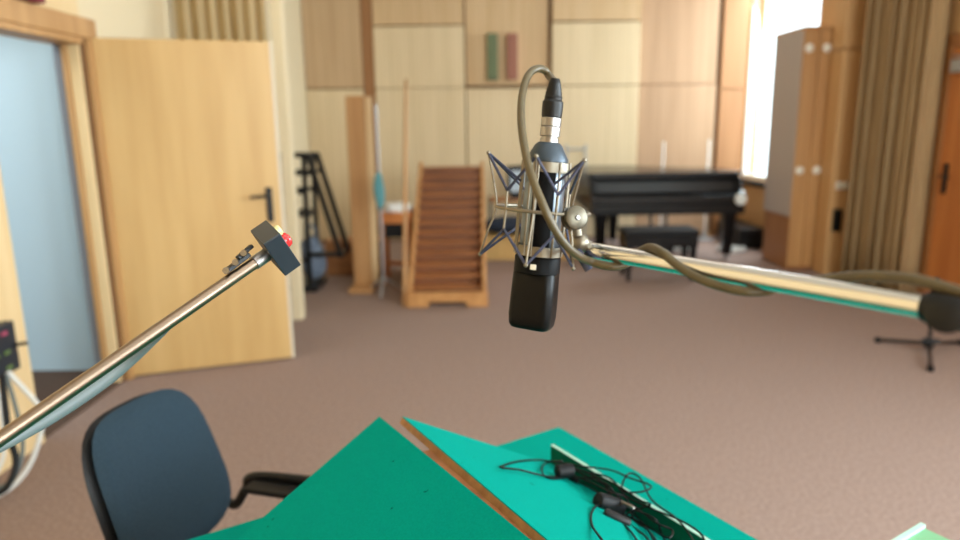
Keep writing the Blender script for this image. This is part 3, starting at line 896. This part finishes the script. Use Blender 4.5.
quadslab(MB(), sp(0, 0, TZ - 0.008), sp(0.6, 0, TZ - 0.008), sp(0.6, 0.30, TZ - 0.008), sp(0, 0.30, TZ - 0.008), 0.025).build('table_top', 'pale_green', SD, True)
rm = MB()
quadslab(rm, sp(-0.006, -0.002, TZ), sp(0.003, -0.002, TZ), sp(0.003, 0.302, TZ), sp(-0.006, 0.302, TZ), 0.034)
rm.build('rim', 'pale_edge', SD, True)
for ku in (0.04, 0.56):
    for kv in (0.04, 0.26):
        MB().tube([sp(ku, kv, 0), sp(ku, kv, TZ - 0.033)], 0.016, 10).build('leg', 'black_metal', SD, True)

# ------------------------------------------------------------------ tangled headset wires in the ledge
HS = thing('headset', 'tangled thin black wires with two small earpieces lying against the ledge', 'headset', tp(K0 + 0.1, kFB + 0.02, TZ + 0.03))
nU = Vector((0, 0, 1))


def onB(px, py, h=0.003):
    """a spot on the right sloped board, or above the ledge beyond it"""
    p = on_plane(px, py, aB[0] + nB * h, nB)
    if (p - CO).dot(V) < kFB + 0.004:
        p = on_plane(px, py, (0, 0, TZ + 0.058 + h), nU)
    return p


wires = [[(500, 467), (515, 462), (535, 460), (556, 462), (580, 466), (610, 470), (630, 478), (651, 486), (640, 492), (622, 490), (628, 474), (640, 478), (652, 500), (676, 518), (690, 535), (696, 546)],
         [(502, 468), (520, 470), (545, 476), (570, 478), (600, 478), (618, 486), (640, 500), (650, 505), (630, 512), (622, 520), (632, 533), (640, 545)],
         [(562, 461), (546, 463), (542, 472), (552, 479), (575, 477), (602, 482), (612, 490), (600, 498), (620, 506), (640, 512), (656, 520), (662, 535), (668, 545)],
         [(555, 465), (580, 470), (600, 480), (615, 500), (632, 505), (655, 522), (672, 530), (668, 538), (650, 528), (620, 512), (600, 505), (592, 512), (592, 525), (602, 540), (606, 546)],
         [(575, 470), (590, 478), (606, 486), (622, 500), (640, 520), (652, 535), (660, 546)],
         [(585, 472), (610, 478), (625, 495), (650, 508), (680, 520), (700, 533), (706, 546)],
         [(570, 478), (585, 485), (600, 494), (618, 510), (630, 524), (645, 536), (652, 546)],
         [(572, 475), (592, 483), (610, 492), (626, 498), (634, 520), (648, 530), (656, 546)]]
rr = random.Random(4)
for w in wires:
    P = [onB(x, y, 0.003 + 0.010 * rr.random()) for x, y in w]
    MB().tube(smooth(P, 7), 0.0019, 7).build('wire', 'wire_black', HS, True)


def capsule(mb, p0, p1, r, n=16):
    p0, p1 = Vector(p0), Vector(p1)
    d = (p1 - p0)
    L = d.length
    q = [(0.0, 0.5), (0.03, 0.85), (0.1, 1.0), (0.9, 1.0), (0.97, 0.85), (1.0, 0.5)]
    return mb.tube([p0 + d * a for a, b in q], [r * b for a, b in q], n)


capsule(MB(), onB(556, 472, 0.012), onB(573, 470, 0.012), 0.014).build('earpiece', 'black_matte', HS, True)
capsule(MB(), onB(566, 474, 0.008), onB(578, 481, 0.008), 0.008).build('earpiece_stem', 'black_plastic', HS, True)
capsule(MB(), onB(597, 500, 0.014), onB(622, 508, 0.014), 0.016).build('earpiece', 'black_matte', HS, True)
capsule(MB(), onB(604, 512, 0.008), onB(630, 524, 0.008), 0.009).build('earpiece_stem', 'black_plastic', HS, True)
capsule(MB(), onB(608, 496, 0.018), onB(634, 508, 0.018), 0.0035).build('metal_jack', 'nickel', HS, True)

# ------------------------------------------------------------------ microphone boom arm (right)
DL, DR = 0.755, 0.485
A0, A1 = at(588, 250, DL), at(930, 307.5, DR)
ad = (A1 - A0).normalized()
BA = thing('boom_arm', 'polished steel boom arm reaching in from the right and holding the microphone', 'boom arm', (0.47, 0.40, 0))
A2 = A0 + ad * ((A1 - A0).length + 0.16)
MB().tube([A0, A1 + ad * 0.01], 0.0088, 28).build('tube', 'chrome', BA, True)
aside = ad.cross(Vector((0, 0, 1))).normalized()
aup = aside.cross(ad).normalized()
MB().tube([A0 - ad * 0.004, A0 + ad * 0.004], 0.0078, 24).build('end_cap', 'nickel', BA, True)
cl = MB()
cl.tube([A1 - ad * 0.004, A1 + ad * 0.002, A1 + ad * 0.05, A1 + ad * 0.055], [0.010, 0.0125, 0.0135, 0.012], 24)
fv = (A1 - Vector((0, 0, EYE))).normalized()
cc = A1 + ad * 0.010 - aup * 0.003
cl.tube([cc - fv * 0.020, cc - fv * 0.0185, cc + fv * 0.02], [0.010, 0.0125, 0.0125], 24)
cl.build('clamp', 'black_plastic', BA, True)
MB().tube([A1 + ad * 0.05, A2], 0.0088, 20).build('tube', 'chrome', BA, True)
MB().tube([(A2.x, A2.y, 0.02), (A2.x, A2.y, A2.z + 0.03)], 0.012, 16).build('upright', 'black_metal', BA, True)
MB().lathe([(0.15, 0), (0.15, 0.018), (0.03, 0.03), (0.02, 0.06)], 32, Matrix.Translation((A2.x, A2.y, 0))).build('base', 'black_metal', BA, True)
# swivel between arm and suspension
sv = MB()
S0 = at(574, 217, 0.775)
sv.tube([at(580, 243, 0.752), at(592, 251, DL)], [0.0085, 0.0080], 20)
blob(sv, at(580, 243, 0.750), 0.0105)
sv.tube([at(577, 235, 0.747), at(575, 222, 0.743)], 0.006, 16)
sv.build('swivel_joint', 'brass_nickel', BA, True)
MB().tube([at(577, 250, 0.745), at(589, 270, 0.742)], 0.0045, 12).build('lock_lever', 'cord_blue', BA, True)

# ------------------------------------------------------------------ microphone and suspension
tilt = Matrix.Rotation(math.radians(5.6), 4, 'Y') @ Matrix.Rotation(math.radians(-3.2), 4, 'X')
MO = at(542.5, 210, 0.78)
MT = Matrix.Translation(MO) @ tilt
MC = thing('microphone', 'large black and silver condenser microphone hanging upside down', 'microphone', T=MT)
MB().lathe([(0.0215, -0.050), (0.0225, -0.047), (0.0225, 0.052), (0.0215, 0.055)], 40).build('body', 'mic_silver', MC)
fp = []
for z in (-0.044, 0.046):
    fp.append([(0.0235 * math.cos(math.radians(a)), 0.0235 * math.sin(math.radians(a)), z) for a in range(232, 296, 4)]
              + [(0.0222 * math.cos(math.radians(a)), 0.0222 * math.sin(math.radians(a)), z) for a in range(292, 228, -4)])
MB().loft(fp).build('front_plate', 'mic_black', MC)
MB().lathe([(0.0232, 0.0542), (0.0232, 0.0572), (0.0155, 0.0715), (0.012, 0.0750)], 40).build('cap', 'mic_cap', MC)
MB().lathe([(0.0215, 0.0530), (0.0222, 0.0540), (0.0222, 0.0546)], 40).build('gasket', 'mic_black', MC)
MB().lathe([(0.0245, -0.071), (0.0262, -0.070), (0.0262, -0.054), (0.0255, -0.052), (0.0235, -0.0505)], 40).build('collar', 'mic_black', MC)


def rrect(w, d, r, n=6):
    pts = []
    for cx, cy, a0 in ((w - r, d - r, 0), (-w + r, d - r, 90), (-w + r, -d + r, 180), (w - r, -d + r, 270)):
        for k in range(n + 1):
            a = math.radians(a0 + 90 * k / n)
            pts.append((cx + r * math.cos(a), cy + r * math.sin(a)))
    return pts


hr = Matrix.Rotation(math.radians(-24), 4, 'Z')
rings = []
for z, w, d, r in ((-0.1365, 0.0190, 0.0115, 0.006), (-0.1350, 0.0225, 0.0150, 0.008), (-0.1310, 0.0245, 0.0170, 0.009), (-0.120, 0.0254, 0.0180, 0.009), (-0.098, 0.0252, 0.0180, 0.0095), (-0.0715, 0.0246, 0.0185, 0.011), (-0.0700, 0.0235, 0.0175, 0.010)):
    rings.append([(x, y, z) for x, y in rrect(w, d, r)])
MB().loft(rings, hr).build('head_grille', 'grille', MC, angle=50)
bt = Matrix.Rotation(math.radians(255), 4, 'Z')
MB().box(0.0255, 0.0270, -0.0034, 0.0034, -0.0650, -0.0590, bt).build('badge', 'knob_white', MC, bevel=0.0006)
MB().lathe([(0.0105, 0.0751), (0.0105, 0.079), (0.0092, 0.0795), (0.0092, 0.0815)], 28).build('socket', 'nickel', MC)

SM = thing('shock_mount', 'spider suspension of wire rods and blue grey cords around the microphone', 'shock mount', T=MT)
for z in (-0.045, 0.048):
    mb = MB()
    n = 48
    vs, fs = [], []
    for i in range(n):
        a = 2 * PI * i / n
        for R, zz in ((0.0250, z - 0.0055), (0.0272, z - 0.0055), (0.0272, z + 0.0055), (0.0250, z + 0.0055)):
            vs.append((R * math.cos(a), R * math.sin(a), zz))
    for i in range(n):
        for j in range(4):
            fs.append((i * 4 + j, ((i + 1) % n) * 4 + j, ((i + 1) % n) * 4 + (j + 1) % 4, i * 4 + (j + 1) % 4))
    mb.add(vs, fs).build('band', 'brass_nickel', SM)
for a in (200, 228, 246, 296, 330, 10, 60, 120, 165):
    q = math.radians(a)
    MB().tube([(0.0275 * math.cos(q), 0.0275 * math.sin(q), -0.050), (0.0275 * math.cos(q), 0.0275 * math.sin(q), 0.054)], 0.00135, 8).build('cage_rod', 'brass_nickel', SM)
MB().ring((0, 0, 0.0), 0.0525, 0.0021, 72, 10).build('outer_ring', 'brass_nickel', SM)


def cyl(R, a, z):
    return Vector((R * math.cos(math.radians(a)), R * math.sin(math.radians(a)), z))


tips = [186, 254, 299, 84]
mids = [110, 217, 280, 50]
for a in tips:
    MB().tube(smooth([cyl(0.0665, a, 0.058), cyl(0.0600, a, 0.035), cyl(0.0525, a, 0.0), cyl(0.0600, a, -0.028), cyl(0.0665, a, -0.055)], 6), 0.0013, 8).build('mount_rod', 'brass_nickel', SM)
for a in mids:
    MB().tube([cyl(0.054, a, 0.020), cyl(0.0535, a, 0.0), cyl(0.054, a, -0.022)], 0.0013, 8).build('mount_rod', 'brass_nickel', SM)
pairs = [(84, 110), (110, 186), (186, 217), (217, 254), (254, 280), (280, 299), (299, 410), (410, 444)]
for a, b in pairs:
    for s, zt_, zm in ((1, 0.058, 0.020), (-1, -0.055, -0.022)):
        ra, rb = (0.0665, 0.054) if (a % 360) in tips else (0.054, 0.0665)
        za, zb = (zt_, zm) if (a % 360) in tips else (zm, zt_)
        MB().tube([cyl(ra, a, za), cyl(rb, b, zb)], 0.0016, 8).build('suspension_cord', 'cord_blue', SM)
for a in (186, 299):
    MB().tube([cyl(0.0665, a, 0.058), cyl(0.027, a - 14, 0.030)], 0.0015, 8).build('suspension_cord', 'cord_blue', SM)
for a in tips:
    for z in (0.058, -0.055):
        blob(MB(), cyl(0.0665, a, z), 0.0024, n=8, k=10).build('hook', 'brass_nickel', SM)
# thumb knob on the right of the ring
kn = MB()
kc = at(575, 218, 0.735)
kd = (-FW + RT * 0.35).normalized()
kn.tube([kc - kd * 0.009, kc - kd * 0.008, kc - kd * 0.004, kc - kd * 0.003, kc - kd * 0.001, kc, kc + kd * 0.004, kc + kd * 0.0055], [0.0115, 0.0128, 0.0128, 0.0085, 0.0085, 0.0128, 0.0128, 0.0105], 28)
kn.build('thumb_knob', 'knob_metal', SM, True)
kn = MB()
kn.tube([kc + kd * 0.005, kc + kd * 0.0078], [0.003, 0.0022], 14)
kn.build('knob_screw', 'nickel', SM, True)
MB().tube([MT @ cyl(0.0525, 318, 0.0), kc + kd * 0.003], 0.004, 12).build('knob_arm', 'brass_nickel', SM, True)

# cable with its plug
CB = thing('microphone_cable', 'olive brown cable looping from the microphone plug and winding around the boom arm', 'cable', T=MT)
MB().lathe([(0.0100, 0.0816), (0.0112, 0.0822), (0.0112, 0.0915), (0.0106, 0.0923), (0.0112, 0.0931), (0.0112, 0.1015), (0.0108, 0.1020)], 32).build('plug_shell', 'nickel', CB)
MB().lathe([(0.0100, 0.1021), (0.0112, 0.1028), (0.0117, 0.112), (0.0115, 0.119), (0.0098, 0.121), (0.0096, 0.1225), (0.0100, 0.124), (0.0088, 0.127), (0.0091, 0.1285), (0.0080, 0.131), (0.0083, 0.1325), (0.0070, 0.1355), (0.0072, 0.137), (0.0060, 0.141), (0.0048, 0.144)], 28).build('strain_relief', 'black_plastic', CB)
ctop = MT @ Vector((0, 0, 0.140))


def darm(px):
    t = (px - 588) / (927 - 588)
    return 1 / ((1 - t) / DL + t / DR)


cp = [ctop, at(549, 75.5, 0.788), at(545, 70.5, 0.787), at(538, 68.5, 0.782), at(530.5, 72.5, 0.772), at(525, 83, 0.76), at(521.5, 101, 0.745), at(521.5, 125, 0.730), at(526, 155, 0.712),
      at(533, 180, 0.700), at(543, 205, 0.694), at(553, 226, 0.697), at(564, 243, 0.705), at(577, 255, 0.716), at(592, 262, 0.727),
      at(610, 266.5, darm(610) - 0.010), at(626, 264, darm(626) + 0.010), at(638, 253, darm(638) + 0.014), at(650, 247.5, darm(650) + 0.002), at(662, 252.5, darm(662) - 0.012), at(676, 264, darm(676) - 0.0145),
      at(694, 276, darm(694) - 0.014), at(716, 285, darm(716) - 0.012), at(742, 291, darm(742) - 0.008), at(766, 291, darm(766) + 0.008), at(790, 284, darm(790) + 0.013),
      at(820, 280.5, darm(820) + 0.010), at(850, 277, darm(850) + 0.008), at(880, 276.5, darm(880) + 0.006), at(915, 280, darm(915) + 0.003), at(945, 288, darm(945)), at(990, 303, darm(990)), at(1060, 330, darm(1000))]
MB().tube(smooth(cp, 8), 0.0043, 14).build('cord', 'cable_olive', CB, True)

# ------------------------------------------------------------------ signal lamp on its pole (left)
P1, P0 = at(267, 254.5, 0.918), at(-5, 442.5, 0.70)
pd = (P1 - P0).normalized()
PX = P0 - pd * 0.10
SL = thing('lamp_pole', 'steel pole rising from the lower left, carrying a small dark lamp box', 'pole', (PX.x, PX.y, 0))
MB().tube([PX, P1], 0.0078, 28).build('tube', 'bronze_pole', SL, True)
MB().tube([P1 - pd * 0.022, P1 - pd * 0.001], 0.0092, 28).build('end_sleeve', 'nickel', SL, True)
MB().tube([(PX.x, PX.y, 0.02), (PX.x, PX.y, PX.z + 0.03)], 0.012, 16).build('upright', 'black_metal', SL, True)
MB().lathe([(0.13, 0), (0.13, 0.018), (0.03, 0.03), (0.02, 0.06)], 32, Matrix.Translation((PX.x, PX.y, 0))).build('base', 'black_metal', SL, True)
# bracket along the pole's upper side
pup = (UP - pd * UP.dot(pd)).normalized()
br = MB()
br.beam(P1 - pd * 0.062 + pup * 0.012, P1 - pd * 0.022 + pup * 0.014, 0.010, 0.006, pup)
br.beam(P1 - pd * 0.038 + pup * 0.018, P1 - pd * 0.012 + pup * 0.021, 0.008, 0.005, pup)
br.build('bracket', 'black_metal', SL, True, bevel=0.001)
for k, q in ((-0.056, 0.017), (-0.040, 0.019), (-0.024, 0.023)):
    MB().tube([P1 + pd * k + pup * (q - 0.006) - FW * 0.006, P1 + pd * k + pup * (q - 0.006) - FW * 0.011], 0.0042, 12).build('bolt', 'nickel', SL, True)
# the box: three axes taken from its visible edges
av = (RT * -21.3 + UP * 14.9 + FW * 25).normalized()
bv = (RT * 0.753 + UP * 0.595 + FW * 0.286)
bv = (bv - av * bv.dot(av)).normalized()
cv = av.cross(bv).normalized()
if cv.dot(UP) > 0:
    cv = -cv
cor = at(263.5, 245, 0.885)
k = 0.885 / F_PX
LA, LB, LC = 37 * k, 20 * k, 46 * k
BXT = frame(cor, av, bv, cv)
LB_ = thing('signal_lamp', 'small dark square lamp box with red and pale buttons on the pole end', 'signal lamp', T=BXT)
bm = MB()
vs = [(x, y, z) for z in (0, LC) for y in (0, LB) for x in (0, LA)]
bm.add(vs, [(0, 1, 3, 2), (4, 6, 7, 5), (0, 4, 5, 1), (2, 3, 7, 6), (0, 2, 6, 4), (1, 5, 7, 3)])
bm.build('housing', 'navy_box', LB_, bevel=0.0012)
MB().box(0.0008, LA - 0.0008, 0.0008, LB - 0.0008, -0.0010, 0.0).build('top_plate', 'box_top', LB_)
rl = Matrix.Translation((LA * 0.45, LB, LC * 0.44)) @ Matrix.Rotation(-PI / 2, 4, 'X')
MB().lathe([(0.0105, 0), (0.0105, 0.004), (0.009, 0.008), (0.005, 0.0105), (0.001, 0.011)], 24, rl).build('red_button', 'red_lens', LB_)
rl = Matrix.Translation((LA * 0.45, LB, LC * 0.13)) @ Matrix.Rotation(-PI / 2, 4, 'X')
MB().lathe([(0.0075, 0), (0.0075, 0.004), (0.006, 0.006), (0.001, 0.007)], 24, rl).build('pale_button', 'yellow_lens', LB_)
# pale tapering tube under the pole
o = MB().tube(smooth([at(-40, 468, 0.80), at(0, 446, 0.84), at(50, 416, 0.90), at(100, 382, 0.96), at(128, 360, 0.98), at(150, 342, 0.97), at(168, 328, 0.95)], 8), [0.0035 + 0.0085 * math.sin(i / 48 * PI) for i in range(49)], 14).build('pale_tube', 'grey_cable')
tag(o, 'pale grey tapering tube sagging along the underside of the left pole', 'cable')
